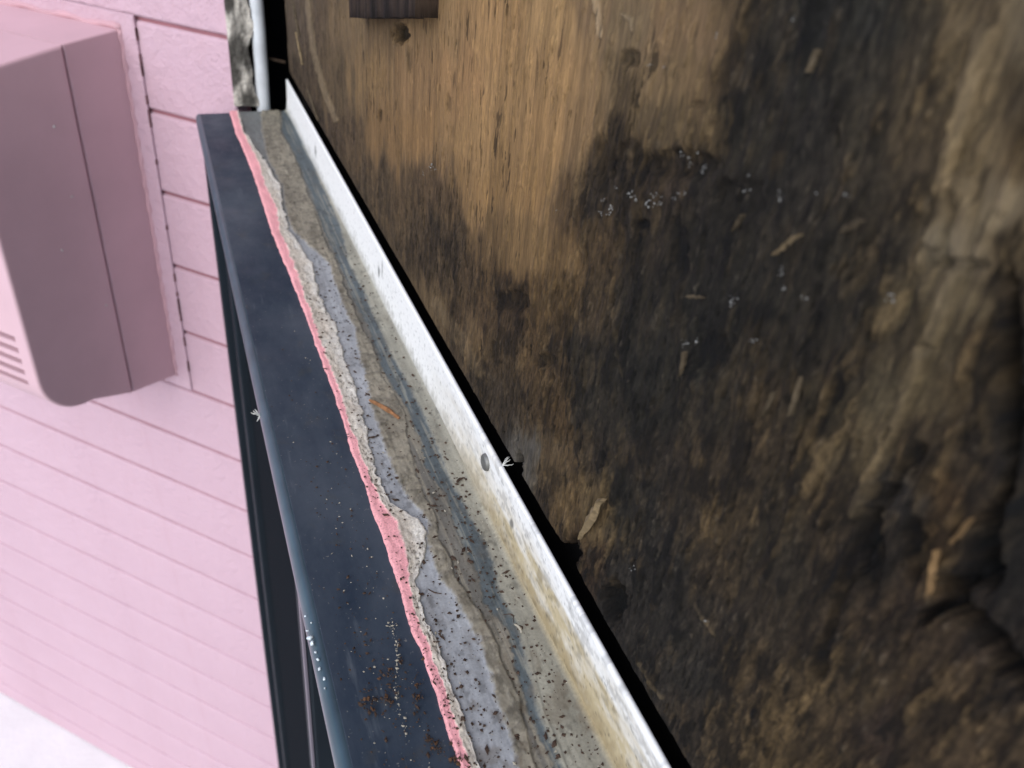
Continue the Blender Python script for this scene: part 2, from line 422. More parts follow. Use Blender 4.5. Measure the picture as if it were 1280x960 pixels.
# ------------------------------------------------------------------ plywood
def plywood():
    ys = [-0.02]
    while ys[-1] < 3.38 * H:
        ys.append(ys[-1] + 0.00022 + 0.0006 * max(ys[-1], 0))
    ys = np.array(ys); zb = -0.853 * H
    zs = np.concatenate([np.arange(zb, 0.02, 0.00042)])
    Y, Z = np.meshgrid(ys, zs)                       # rows = z
    X = np.full_like(Y, XPLY)
    U, V = to_px(np.stack([X, np.maximum(Y, 0.006), Z], -1))
    ctrl = CTRL
    num = np.zeros(Y.shape + (3,)); den = np.zeros(Y.shape)
    # wander the patches so that their borders follow the wood, not the control net
    wu = 46 * (fbm(Y * 90, Z * 45, 11, 4) - 0.5) + 20 * (fbm(Y * 420, Z * 150, 14, 3) - 0.5)
    wv = 70 * (fbm(Y * 80, Z * 40, 12, 4) - 0.5) + 30 * (fbm(Y * 520, Z * 90, 13, 3) - 0.5)
    Uw, Vw = U + wu, V + wv
    for (cu, cv, r_, g_, b_) in ctrl:
        d2 = ((Uw - cu) / 34) ** 2 + ((Vw - cv) / 44) ** 2
        wgt = 1.0 / (d2 * d2 + 0.08)
        c = lin((r_, g_, b_))
        num += wgt[..., None] * np.log(c); den += wgt
    C = np.exp(num / den[..., None])
    lum = C.mean(-1)
    rot = 1 - sstep(0.03, 0.13, lum)                 # dark = rotten
    # grain: long vertical streaks, leaning a little where the board is torn
    lean = 0.10 * sstep(0.30 * H, -0.3 * H, Y - 0.2 * H)
    yg = Y + lean * Z + 0.0012 * (fbm(Z * 30, Y * 40, 31, 3) - 0.5)
    g1 = fbm(yg * 420, Z * 14, 41, 5); g2 = fbm(yg * 1500, Z * 36, 43, 3); g3 = fbm(yg * 160, Z * 7, 45, 3)
    streak = sstep(0.46, 0.74, g1)
    C *= (1 - 0.24 * streak * (1 - 0.3 * rot))[..., None]
    C *= (0.80 + 0.40 * g3)[..., None] * (0.90 + 0.20 * g2)[..., None]
    # short dark pores
    pore = sstep(0.70, 0.77, fbm(yg * 1300, Z * 190, 51, 3, 0.5)) * sstep(0.42, 0.6, fbm(Y * 60, Z * 40, 52, 3))
    C *= (1 - 0.65 * pore)[..., None]
    tick = sstep(0.69, 0.74, fbm(yg * 800, Z * 120, 55, 3, 0.55)) * sstep(0.45, 0.62, fbm(Y * 45, Z * 30, 56, 3))
    C *= (1 - 0.7 * tick)[..., None]
    fleck = 0.5 * sstep(0.79, 0.83, fbm(yg * 1000, Z * 420, 57, 3, 0.55)); C = C * (1 + 0.6 * fleck)[..., None] + (0.012 * fleck)[..., None]
    # blotchy decay: dark mould and paler torn fibres
    b1 = fbm(yg * 260, Z * 110, 61, 5, 0.62); b2 = fbm(yg * 900, Z * 300, 63, 4, 0.6)
    mould = sstep(0.48, 0.62, b1) * rot
    C *= (1 - 0.62 * mould)[..., None]
    near = sstep(1.5 * H, 0.3 * H, Y)
    tear = sstep(0.54, 0.72, fbm(yg * 380, Z * 105, 71, 5, 0.66)) * (0.15 + 0.85 * sstep(0.012, 0.05, lum)) * (0.35 + 0.65 * near)
    C = C + (tear * (0.25 + 0.75 * rot))[..., None] * np.array([0.066, 0.048, 0.027])
    fine = fbm(yg * 1500, Z * 420, 68, 4, 0.65); C *= (1 + rot * 1.5 * (fine - 0.5))[..., None]
    grit = sstep(0.72, 0.80, b2) * rot
    C = C + grit[..., None] * np.array([0.035, 0.031, 0.026])
    # height field
    hgt = 0.0006 * (g1 - 0.5) + 0.0022 * rot * (b1 - 0.5) + 0.0011 * rot * (b2 - 0.5) - 0.0006 * pore
    hgt = hgt + 0.0016 * near * (fbm(yg * 120, Z * 40, 81, 4) - 0.5)
    hgt += 0.0008 * tear
    hgt *= 0.25 + 0.75 * sstep(0.0, 0.004, Z - zb)
    # placed holes, cracks, patches: (u, v, ru, rv, depth, strength)
    for (cu, cv, ru, rv, dep, s) in HOLES:
        nz = 0.65 * (fbm(Y * 700, Z * 500, int(cu), 4) - 0.5)
        d = np.sqrt(((U - cu) / ru) ** 2 + ((V - cv) / rv) ** 2) + nz
        mk = 1 - sstep(0.55, 1.05, d)
        hgt -= dep * mk; C *= (1 - s * mk)[..., None]
    for line, wd, dep, s in CRACKS:
        dmin = np.full(Y.shape, 1e9)
        for (u0, v0), (u1, v1) in zip(line, line[1:]):
            dx, dy = u1 - u0, v1 - v0; L2 = dx * dx + dy * dy
            t = np.clip(((U - u0) * dx + (V - v0) * dy) / L2, 0, 1)
            dmin = np.minimum(dmin, np.hypot(U - u0 - t * dx, V - v0 - t * dy))
        d = dmin / wd + 0.9 * (fbm(Y * 500, Z * 300, int(wd * 3), 4) - 0.5)
        mk = 1 - sstep(0.5, 1.1, d)
        hgt -= dep * mk
        if s > 0: C *= (1 - s * mk)[..., None]
        else: C = C + (-s * mk * (0.5 + g2))[..., None] * np.array([1.0, 0.80, 0.52])
    lm = C.mean(-1, keepdims=True); C = lm + (C - lm) * (0.92 + 0.22 * near * rot)[..., None]
    C *= (1 - 0.30 * rot)[..., None]
    C = C * (1 + rot[..., None] * np.array([0.08, 0.0, -0.13]))
    C *= (1 + 1.1 * near * rot * (fbm(yg * 2400, Z * 1100, 69, 3, 0.6) - 0.5))[..., None]
    # ragged far end and lower edge
    P = np.stack([XPLY - hgt, Y, Z], -1)
    edge_y = 3.35 * H + 0.008 * (fbm(Z * 60, Z * 0, 91, 4) - 0.5)
    P[..., 1] = np.minimum(P[..., 1], edge_y)
    zl = zb + 0.0010 * (fbm(Y * 30, Y * 0, 95, 2) - 0.35)
    notch = 0.0022 * np.exp(-((Y - on_x(712, 700, XPLY)[1]) / 0.006) ** 2)
    P[..., 2] = np.maximum(P[..., 2], zl + notch)
    # thickness: fold the sheet back along the lower edge and far end
    low = P[:1].copy(); low[..., 0] = XPLY + 0.010
    P = np.concatenate([low, P], 0); C = np.concatenate([C[:1] * 0.5, C], 0)
    far = P[:, -1:].copy(); far[..., 0] = XPLY + 0.010
    P = np.concatenate([P, far], 1); C = np.concatenate([C, C[:, -1:] * 0.7], 1)
    return P, np.clip(C * PLY_GAIN, 0.002, 0.85)

PLY_GAIN = 0.72
# colour of the weathered face, as seen at points of the board
CTRL = []
ROWS = {
 30: '368 95 82 70|400 95 80 62|440 120 98 68|480 110 88 60|540 140 110 72|620 155 120 76|700 162 128 82|742 125 100 70|780 112 94 68|830 128 102 70|890 128 102 70|925 90 76 56|950 45 42 38|1020 38 38 37|1100 42 42 40|1170 68 62 52|1230 92 80 62|1270 102 90 70',
 100: '385 82 70 58|420 98 82 60|460 132 104 66|520 140 108 70|580 152 116 74|640 154 120 76|700 162 126 80|735 136 108 72|770 92 78 58|830 118 96 66|880 116 94 64|915 70 60 48|945 42 40 37|1010 42 41 39|1090 50 47 42|1160 74 66 54|1220 100 86 64|1270 95 82 62',
 170: '405 78 66 56|440 92 76 58|475 128 98 60|520 142 108 66|600 152 118 74|680 158 122 76|722 138 108 70|765 75 64 50|825 102 86 62|880 95 80 58|925 42 40 36|1000 42 40 38|1080 58 54 47|1150 76 67 54|1205 92 80 60|1240 116 98 70|1275 90 76 56',
 240: '430 80 68 56|465 86 72 56|500 96 78 56|540 92 74 54|600 138 106 64|660 146 112 68|710 100 80 56|760 50 44 38|830 58 50 44|880 40 37 34|950 38 36 34|1020 46 43 39|1090 60 55 47|1150 72 64 52|1205 100 86 64|1250 122 106 80',
 310: '475 88 74 56|510 82 68 52|560 72 60 47|615 112 88 56|660 126 98 60|700 112 88 56|745 76 63 46|800 50 44 37|870 36 34 31|950 40 38 35|1040 46 43 38|1120 62 57 50|1175 100 90 72|1225 112 98 76|1270 78 68 52',
 380: '510 100 82 58|545 112 92 64|575 76 62 46|605 80 64 46|645 62 50 38|690 98 78 50|740 66 56 44|800 42 39 34|880 34 33 31|960 42 40 36|1060 45 42 37|1130 66 60 48|1175 98 86 66|1220 90 80 62|1268 46 40 33',
 440: '560 78 66 52|592 112 90 60|620 72 60 46|680 84 68 48|730 48 44 38|800 36 35 32|880 36 35 32|960 46 42 36|1050 52 47 40|1120 82 73 58|1180 88 78 60|1235 70 60 46|1275 30 27 23',
 510: '600 66 57 47|640 62 54 46|690 82 66 46|740 46 43 38|810 36 35 32|880 46 42 36|950 56 49 40|1030 62 56 45|1095 84 76 60|1150 86 76 58|1205 68 59 45|1262 30 27 23',
 575: '640 80 76 72|655 92 90 87|690 98 80 56|735 55 49 43|810 46 41 36|880 54 47 39|960 60 52 42|1040 76 67 52|1090 84 74 57|1150 62 54 43|1210 58 50 40|1265 34 31 28',
 640: '672 62 54 46|712 98 80 55|745 108 90 62|785 38 37 35|850 45 40 35|905 70 60 46|970 54 48 39|1040 64 55 43|1090 46 42 38|1130 50 48 47|1185 72 58 42|1240 46 40 34|1275 32 31 30',
 705: '722 62 50 40|770 48 46 45|840 40 38 36|905 58 50 40|960 48 44 38|1030 56 48 39|1100 46 41 36|1165 80 64 44|1200 50 42 34|1250 36 34 32',
 770: '762 46 43 42|820 42 40 38|890 46 42 38|950 52 46 39|1020 52 45 37|1090 58 49 40|1150 60 50 41|1215 42 36 32|1265 34 31 29',
 840: '810 46 43 41|870 44 42 40|930 56 49 41|1000 70 60 46|1070 72 62 48|1150 66 56 45|1220 58 49 41|1270 42 37 34',
 920: '860 50 45 41|910 62 54 44|960 84 71 52|1020 80 68 52|1090 58 49 43|1150 66 56 45|1210 78 66 52|1270 68 58 46'}
for v_, s_ in ROWS.items():
    for q in s_.split('|'):
        a_ = [float(t) for t in q.split()]
        CTRL.append((a_[0], v_, a_[1], a_[2], a_[3]))
HOLES = [(500, 42, 12, 14, 0.004, 0.8), (640, 376, 24, 16, 0.0012, 0.5), (682, 452, 16, 12, 0.001, 0.5), (649, 577, 6, 18, 0.004, 0.95),
         (716, 688, 11, 20, 0.005, 0.85), (767, 752, 14, 32, 0.004, 0.9), (848, 310, 13, 55, 0.001, 0.75), (752, 205, 10, 50, 0.001, 0.5),
         (790, 210, 30, 40, 0.001, 0.35), (850, 205, 50, 22, 0.0016, 0.4), (805, 280, 8, 8, 0.001, 0.8), (870, 130, 14, 6, 0.0005, 0.3), (787, 72, 14, 14, 0.001, 0.5),
         (1085, 690, 20, 60, 0.0022, 0.6), (1140, 690, 16, 50, 0.002, 0.6), (1095, 615, 20, 14, 0.0015, 0.5), (888, 440, 30, 34, 0.001, 0.4), (918, 250, 40, 30, 0.0014, 0.3), (1262, 470, 16, 140, 0.005, 0.6), (1232, 690, 24, 60, 0.004, 0.55),
         (615, 440, 4, 16, 0.001, 0.6), (475, 145, 3, 9, 0.001, 0.6), (560, 130, 5, 14, 0.0006, 0.35), (512, 75, 4, 20, 0.0006, 0.35), (1200, 330, 40, 10, 0.001, 0.35), (1080, 330, 26, 34, 0.001, 0.3)]
CRACKS = [([(1262, 600), (1235, 690), (1190, 748), (1160, 770)], 12, 0.004, 0.75),
          ([(1185, 735), (1215, 775), (1250, 815), (1290, 860)], 17, 0.005, 0.85),
          ([(1150, 560), (1090, 640), (1050, 740), (1020, 840)], 9, 0.0014, 0.5),
          ([(748, 0), (750, 25), (752, 45)], 3.0, -0.0004, -0.11), ([(778, 18), (788, 24), (790, 38)], 2.5, -0.0004, -0.09),
          ([(764, 385), (772, 430), (780, 470)], 2.0, -0.0002, -0.02),
          ([(1150, 440), (1120, 520), (1085, 600), (1070, 640)], 10, -0.001, -0.045),
          ([(1235, 40), (1215, 110), (1190, 200), (1170, 300)], 13, -0.001, -0.05),
          ([(1215, 230), (1195, 330), (1165, 420)], 12, -0.001, -0.05),
          ([(800, 830), (815, 850), (828, 872)], 2.5, -0.0003, -0.06), ([(868, 755), (890, 795)], 2.5, -0.0003, -0.05),
          ([(385, 0), (392, 60), (405, 110), (420, 150)], 4, -0.0008, -0.11),
          ([(545, 380), (580, 430), (600, 465)], 9, -0.0004, -0.03)]
P, C = plywood()
ply = empty('plywood_sheet', (XPLY, 0, -0.853 * H))
tag(ply, 'rotten brown plywood sheet stained black with mould beside the window', 'plywood')
grid_obj('weathered_face', P, M['ply'], ply, C, flip=True)
# the same sheet going on above and behind the lens
M['plyplain'] = simple('plain_plywood', (0.12, 0.085, 0.05), 0.9, 0.2, 0, 0.5, 30, 0.5, 500)
box('upper_board', XPLY + 0.001, XPLY + 0.010, -1.2, 3.24 * H, 0.0205, 0.9, M['plyplain'], ply)
box('near_board', XPLY + 0.001, XPLY + 0.010, -1.2, -0.0205, -0.853 * H, 0.02, M['plyplain'], ply)

def px_ply(u, v, lift=0.0):
    q = on_x(u, v, XPLY - lift); return Vector(q)
def splinter(u0, v0, u1, v1, wpx, mat, lift=0.0012, seed=0):
    a = px_ply(u0, v0, 0.0002); b = px_ply(u1, v1, lift)
    d = b - a; L = d.length; side = Vector((1, 0, 0)).cross(d).normalized()
    w_ = wpx * (a.length / F_PX)
    rs = random.Random(seed); bm = bmesh.new(); n = 9; rows = []
    for i in range(n):
        t = i / (n - 1); c = a + d * t
        ww = w_ * (0.06 + 0.94 * math.sin(math.pi * (0.04 + t * 0.92)) ** 0.8) * rs.uniform(0.6, 1.2)
        off = rs.uniform(-0.2, 0.2) * w_
        th = 0.0006 + w_ * 0.15
        rows.append([bm.verts.new(c + side * (off - ww / 2)), bm.verts.new(c + side * off + Vector((-th, 0, 0))), bm.verts.new(c + side * (off + ww / 2)), bm.verts.new(c + side * off + Vector((th, 0, 0)))])
    for r0, r1 in zip(rows, rows[1:]):
        for j in range(4): bm.faces.new((r0[j], r0[(j + 1) % 4], r1[(j + 1) % 4], r1[j]))
    bm.faces.new(rows[0][::-1]); bm.faces.new(rows[-1])
    bmesh.ops.recalc_face_normals(bm, faces=bm.faces)
    return bm_obj('splinter', bm, mat, ply)
SPL = [(726, 672, 753, 622, 15, 'splinter', .0025), (968, 318, 1000, 292, 7, 'splinter', .004), (918, 288, 928, 268, 5, 'splinter_dull', .003), (1052, 290, 1078, 275, 9, 'splinter_dull', .003),
       (1022, 62, 1012, 90, 7, 'splinter_dull', .002), (1160, 745, 1172, 688, 10, 'splinter_gold', .002), (1190, 678, 1214, 648, 8, 'splinter_gold', .003),
       
       (1002, 470, 988, 520, 6, 'splinter_dull', .002), (955, 520, 968, 490, 5, 'splinter_dull', .002),
       (852, 470, 856, 440, 4, 'splinter_dull', .002), (880, 372, 858, 370, 5, 'splinter_dull', .002), 
       (370, 40, 378, 80, 3, 'splinter', .001), (384, 110, 398, 150, 4, 'splinter_dull', .001), (366, 0, 374, 45, 3, 'splinter_dull', .001)]
for i, (a_, b_, c_, d_, w_, m_, l_) in enumerate(SPL):
    splinter(a_, b_, c_, d_, w_, M[m_], l_, i)

def blob_bm(bm, c, r, rs, axes=None, sub=1):
    tmp = bmesh.new(); bmesh.ops.create_icosphere(tmp, subdivisions=sub, radius=1)
    sc = Vector((rs.uniform(.6, 1.3), rs.uniform(.6, 1.3), rs.uniform(.5, 1.0)))
    rot = Matrix.Rotation(rs.uniform(0, 6.28), 3, Vector((rs.random() - .5, rs.random() - .5, rs.random() - .5)).normalized())
    vm = {}
    for v in tmp.verts:
        p = Vector((v.co.x * sc.x, v.co.y * sc.y, v.co.z * sc.z)) * (rs.uniform(.7, 1.25))
        vm[v.index] = bm.verts.new(Vector(c) + rot @ p * r)
    for f in tmp.faces: bm.faces.new([vm[v.index] for v in f.verts])
    tmp.free()
# white mould crumbs caught in the rot
rs = random.Random(8); bm = bmesh.new()
for (u, v, r, n, spread) in [(770, 233, 3.0, 1, 1), (809, 257, 6.5, 2, 4), (796, 250, 4, 2, 3), (786, 244, 4, 2, 3), (822, 248, 4, 4, 6), (848, 240, 3, 3, 8), (862, 198, 5, 4, 10), (880, 213, 4, 2, 4), (760, 258, 4, 5, 9),
                             (978, 340, 4, 2, 4), (1004, 374, 5, 1, 1), (982, 362, 5, 1, 1), (943, 423, 4, 2, 4), (938, 218, 4, 1, 2), (935, 236, 5, 1, 2), (975, 245, 5, 2, 5), (1058, 243, 5, 1, 2), (1020, 242, 4, 1, 2), (992, 25, 4, 1, 1),
                             (896, 43, 5, 1, 1), (540, 208, 4, 1, 1), (541, 212, 2.5, 2, 3), (532, 220, 2, 2, 5), (862, 425, 6, 3, 8), (910, 375, 5, 3, 8), (1112, 372, 6, 1, 2), (884, 777, 4, 1, 2), (815, 85, 3, 2, 6), (828, 84, 2.5, 1, 1), (697, 263, 2, 1, 1), (790, 712, 5, 1, 1)]:
    for _ in range(n):
        cu, cv = u + rs.uniform(-1, 1) * spread, v + rs.uniform(-1, 1) * spread
        for _k in range(5):
            q = px_ply(cu + rs.gauss(0, .45) * r, cv + rs.gauss(0, .45) * r, 0.0008 + rs.random() * 0.0005)
            blob_bm(bm, q, r * rs.uniform(.15, .62) * 0.42 * q.length / F_PX, rs)
o = bm_obj('mould_crumbs', bm, M['whitecrumb'], None, True); tag(o, 'pale mould crumbs caught in the rotten dark plywood', 'mould', kind='stuff')

# ---- batten end on the plywood
BTH = 0.0075
a = px_ply(437, 22, BTH); b = px_ply(521, 22, BTH)
bt = empty('wood_batten', (XPLY, (a.y + b.y) / 2, (a.z + b.z) / 2))
zb_ = (a.z + b.z) / 2
def batten():
    nz, ny = 60, 40
    z = np.linspace(0, 0.26, nz)[:, None] * np.ones((1, ny)); t = np.linspace(0, 1, ny)[None] * np.ones((nz, 1))
    y = b.y + (a.y - b.y) * t
    x = XPLY - BTH - 0.0016 * (fbm(y * 500, z * 20, 3, 4) - .5)
    zz = b.z + (a.z - b.z) * t + z + 0.0014 * (fbm(y * 300, y * 0, 7, 3) - .5)
    Pf = np.stack([x, y, zz], -1)
    bk = Pf.copy(); bk[..., 0] = XPLY + 0.001
    Pf = np.concatenate([bk[:, :1], Pf, bk[:, -1:]], 1)
    lo = Pf[:1].copy(); lo[..., 0] = XPLY + 0.001
    Pf = np.concatenate([lo, Pf], 0)
    g = fbm(Pf[..., 1] * 700, Pf[..., 2] * 25, 77, 4)
    Cc = np.array([0.020, 0.0125, 0.008]) * (0.25 + 1.5 * sstep(.35, .7, g))[..., None]
    return Pf, Cc
Pb, Cb = batten()
grid_obj('batten_body', Pb, M['ply'], bt, Cb)
tag(bt, 'dark wet batten end nailed on the plywood above the round hole', 'batten')

# ------------------------------------------------------------------ window
win = empty('window', (0.1 * H, 1.6 * H, ZT - 0.9))
tag(win, 'dark blue aluminium window with its weathered head frame and white nailing fin bared', 'window', kind='thing')
YN = -0.55
XL = 0.088 * H
# painted cap of the head frame with its rolled front lip
def strip(profile, y0, y1, name, mat, close=True, nseg=1):
    ys_ = np.linspace(y0, y1, nseg + 1)
    P_ = np.array([[(x, y, z) for x, z in profile] for y in ys_])
    return P_
capP = [(XL + 0.0030, ZT), (0.06 * H + 0.012, ZT + 0.0002), (0.262 * H, ZT + 0.0006), (0.262 * H, ZT - 0.010)]
def extr(name, pts, y0, y1, mat, parent, bev=0):
    b = bmesh.new()
    a = [b.verts.new((x, y0, z)) for x, z in pts]; c = [b.verts.new((x, y1, z)) for x, z in pts]; n = len(pts)
    b.faces.new(a); b.faces.new(c[::-1])
    for i in range(n): b.faces.new((a[i], c[i], c[(i + 1) % n], a[(i + 1) % n]))
    bmesh.ops.recalc_face_normals(b, faces=b.faces)
    if bev: bmesh.ops.bevel(b, geom=[e for e in b.edges], offset=bev, segments=2, affect='EDGES', profile=.5)
    return bm_obj(name, b, mat, parent)
extr('head_cap', [(XL + 0.0032, ZT - 0.0003), (0.262 * H, ZT + 0.0004), (0.262 * H, ZT - 0.012), (XL + 0.0032, ZT - 0.012)], YN, YEND, M['dark'], win, 0.0004)
def lip():
    ys_ = np.linspace(YN, YEND, 500); prof_ = [(0.0034, -0.0004), (0.0024, -0.0002), (0.0014, -0.0007), (0.0005, -0.0018), (0.0, -0.0034), (0.0, -0.0075), (0.0012, -0.0085), (0.0036, -0.0085)]
    P_ = np.zeros((len(ys_), len(prof_), 3))
    for j, (x, z) in enumerate(prof_):
        wob = 0.00025 * (fbm(ys_ * 70, ys_ * 0 + j * .3, 5, 3) - .5) if j < 4 else 0
        P_[:, j, 0] = XL + x + wob; P_[:, j, 1] = ys_; P_[:, j, 2] = ZT + z
    return P_
grid_obj('front_lip', lip(), M['lip'], win, None)
# band tables: v and the pixel columns of the borders
BT = [(137, 286, 296, 297, 327, 355 - 6, 352, 353, 354), (165, 294, 303, 304, 327, 351, 353, 374, 376), (202, 310, 322, 331, 336, 370, 372, 392, 393), (232, 321, 331, 351, 353, 381, 383, 402, 408),
      (258, 329, 345, 353, 356, 392, 394, 415, 420), (290, 339, 349, 363, 366, 401, 405, 428, 435), (330, 356, 366, 390, 411, 420, 424, 437, 452), (370, 372, 380, 399, 424, 435, 440, 457, 474),
      (410, 387, 394, 422, 442, 452, 460, 476, 493), (445, 399, 406, 429, 450, 469, 473, 489, 510), (475, 411, 419, 442, 457, 480, 484, 506, 531), (515, 424, 430, 452, 465, 506, 510, 527, 551),
      (555, 436, 446, 461, 480, 512, 525, 546, 566), (600, 453, 463, 472, 497, 521, 538, 561, 587), (625, 460, 473, 485, 513, 534, 560, 575, 603), (650, 470, 494, 528, 533, 544, 567, 590, 616),
      (687, 482, 504, 532, 536, 554, 580, 609, 633), (720, 493, 507, 517, 549, 569, 598, 622, 650), (760, 504, 517, 526, 575, 592, 607, 631, 672), (800, 521, 531, 545, 600, 617, 638, 652, 694),
      (860, 541, 552, 565, 615, 644, 653, 667, 721), (910, 557, 571, 583, 633, 654, 668, 678, 738), (958, 573, 583, 596, 646, 669, 690, 700, 760)]
BY, BX = [], []
for row in BT:
    qs = [on_z(u, row[0], ZT) for u in row[1:]]
    BY.append(np.mean([q[1] for q in qs])); BX.append([q[0] for q in qs])
BY = np.array(BY)[::-1]; BX = np.array(BX)[::-1]
def band(j, y, jit=0.0006, sc=140, seed=0):
    x = np.interp(y, BY, BX[:, j])
    return x + jit * 2 * (fbm(y * sc, y * 0 + j * 3.7, seed + j, 4, .6) - .5)
ysf = [YN]
while ysf[-1] < YEND + 0.001:
    yy = ysf[-1]; ysf.append(yy + (0.00042 + 0.0008 * max(0, yy) if yy > 0.03 else 0.004))
ysf = np.array(ysf); ysf[-1] = YEND + 0.001
TOPG = 0.96
def channel():
    nx = 110
    x0 = 0.20 * H; t = np.linspace(0, 1, nx)
    x0 = 0.5 * (band(0, ysf, 0) + band(1, ysf, 0))[:, None]
    X = x0 + t[None] * (XFIN - 0.0002 - x0); Y = ysf[:, None] + 0 * X
    B = [band(j, ysf, [0, 0, 0, .0010, .0014, .0010, .0009, .0008][j], [1, 1, 1, 160, 110, 120, 70, 90][j], 3)[:, None] for j in range(8)]
    cols = dict(lb=lin((155, 157, 160)), tan=lin((136, 129, 114)), dk=lin((104, 101, 94)), bl=lin((82, 90, 93)), gr=lin((142, 139, 126)))
    C = np.ones(X.shape + (3,)) * cols['lb']
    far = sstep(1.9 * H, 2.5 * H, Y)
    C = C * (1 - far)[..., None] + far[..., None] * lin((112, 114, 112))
    def over(C, mask, col): return C * (1 - mask[..., None]) + mask[..., None] * col
    e = 0.0005
    jx = 0.0016 * (fbm(X * 900, Y * 700, 71, 4, .65) - .5)
    mt = sstep(-e * 1.6, e * 1.6, X + jx * 1.3 - B[3]); C = over(C, mt, cols['tan'] * (0.8 + .4 * fbm(X * 500, Y * 160, 5, 4))[..., None])
    wav = fbm(X * 420 + 3 * fbm(X * 200, Y * 200, 7, 3), Y * 420, 9, 4)
    C *= (1 - 0.30 * mt * sstep(.5, .62, wav))[..., None]
    md_ = sstep(-e * .5, e * .5, X + jx * .5 - B[4]); C = over(C, md_, cols['dk'] * (0.75 + .5 * fbm(X * 800, Y * 45, 15, 4))[..., None])
    strk = sstep(.48, .62, fbm(X * 700, Y * 16, 19, 4)); C = over(C, md_ * strk * .8, cols['tan'])
    mb = sstep(-e, e, X + jx - B[5]); C = over(C, mb, cols['bl'] * (0.8 + .4 * fbm(X * 900, Y * 30, 25, 4))[..., None])
    strk = sstep(.58, .68, fbm(X * 900, Y * 22, 29, 4)); C = over(C, mb * strk * .5, cols['gr'])
    mg = sstep(-e * 2, e * 2, X + jx - B[6]); C = over(C, mg, cols['gr'] * (0.85 + .3 * fbm(X * 300, Y * 90, 35, 4))[..., None])
    C *= (1 - .45 * (1 - sstep(.0002, .0007, np.abs(X + jx * .5 - B[4] - .0003))) * sstep(.35, .55, fbm(Y * 60, X * 0, 73, 3)))[..., None]  # thin shadow line painted along the right edge of the tan smear
    C *= (.72 + .56 * fbm(X * 170, Y * 45, 75, 5, .62))[..., None]
    C *= (.80 + .40 * fbm(X * 1100, Y * 60, 76, 3))[..., None]
    C *= (1 - .35 * sstep(.60, .74, fbm(X * 420, Y * 330, 78, 4, .62)))[..., None]
    # scratched line and brown dirt near the fin
    near = sstep(0.9 * H, 0.4 * H, Y)
    ln = np.abs(X - (B[6] + 0.0018 + 0.0008 * (fbm(ysf * 60, ysf * 0, 3, 3)[:, None] - .5)))
    C *= (1 - .5 * near * (1 - sstep(0.0001, 0.0004, ln)))[..., None]
    dirt = sstep(.52, .70, fbm(X * 260, Y * 200, 45, 5)) * (0.25 + .75 * near)
    C = over(C, dirt * .55, lin((96, 84, 68)))
    wd = sstep(XFIN - 0.003, XFIN, X) * sstep(1.3 * H, .7 * H, Y); C = over(C, wd * .8, lin((170, 150, 105)))
    wd = sstep(XFIN - 0.0018, XFIN, X) * sstep(1.1 * H, 1.9 * H, Y); C = over(C, wd * .9, lin((235, 235, 225)))
    # heights: smeared sealant proud of the metal, rounded foot of the fin
    hz = 0.00055 * mt * (1 - md_) * (0.6 + .8 * fbm(X * 400, Y * 250, 55, 4)) + 0.0002 * md_ * (1 - mb) + 0.0003 * mg
    hz += 0.0003 * mt * (1 - md_) * sstep(.5, .62, wav)
    hz += 0.0018 * sstep(XFIN - 0.0035, XFIN, X) ** 2
    hz += 0.00025 * (fbm(X * 900, Y * 600, 65, 3) - .5)
    Z = ZT + 0.0005 + hz
    P_ = np.stack([X, Y, Z], -1)
    e0 = P_[-1:].copy(); e0[..., 2] = ZT - 0.012
    P_ = np.concatenate([P_, e0], 0); C = np.concatenate([C, C[-1:] * .8], 0)
    return P_, np.clip(C * TOPG, 0, .9)
P_, C_ = channel()
o = grid_obj('head_channel', P_, M['frame_attr'], win, C_); tag(o, 'bare grey metal channel smeared with old tan sealant')
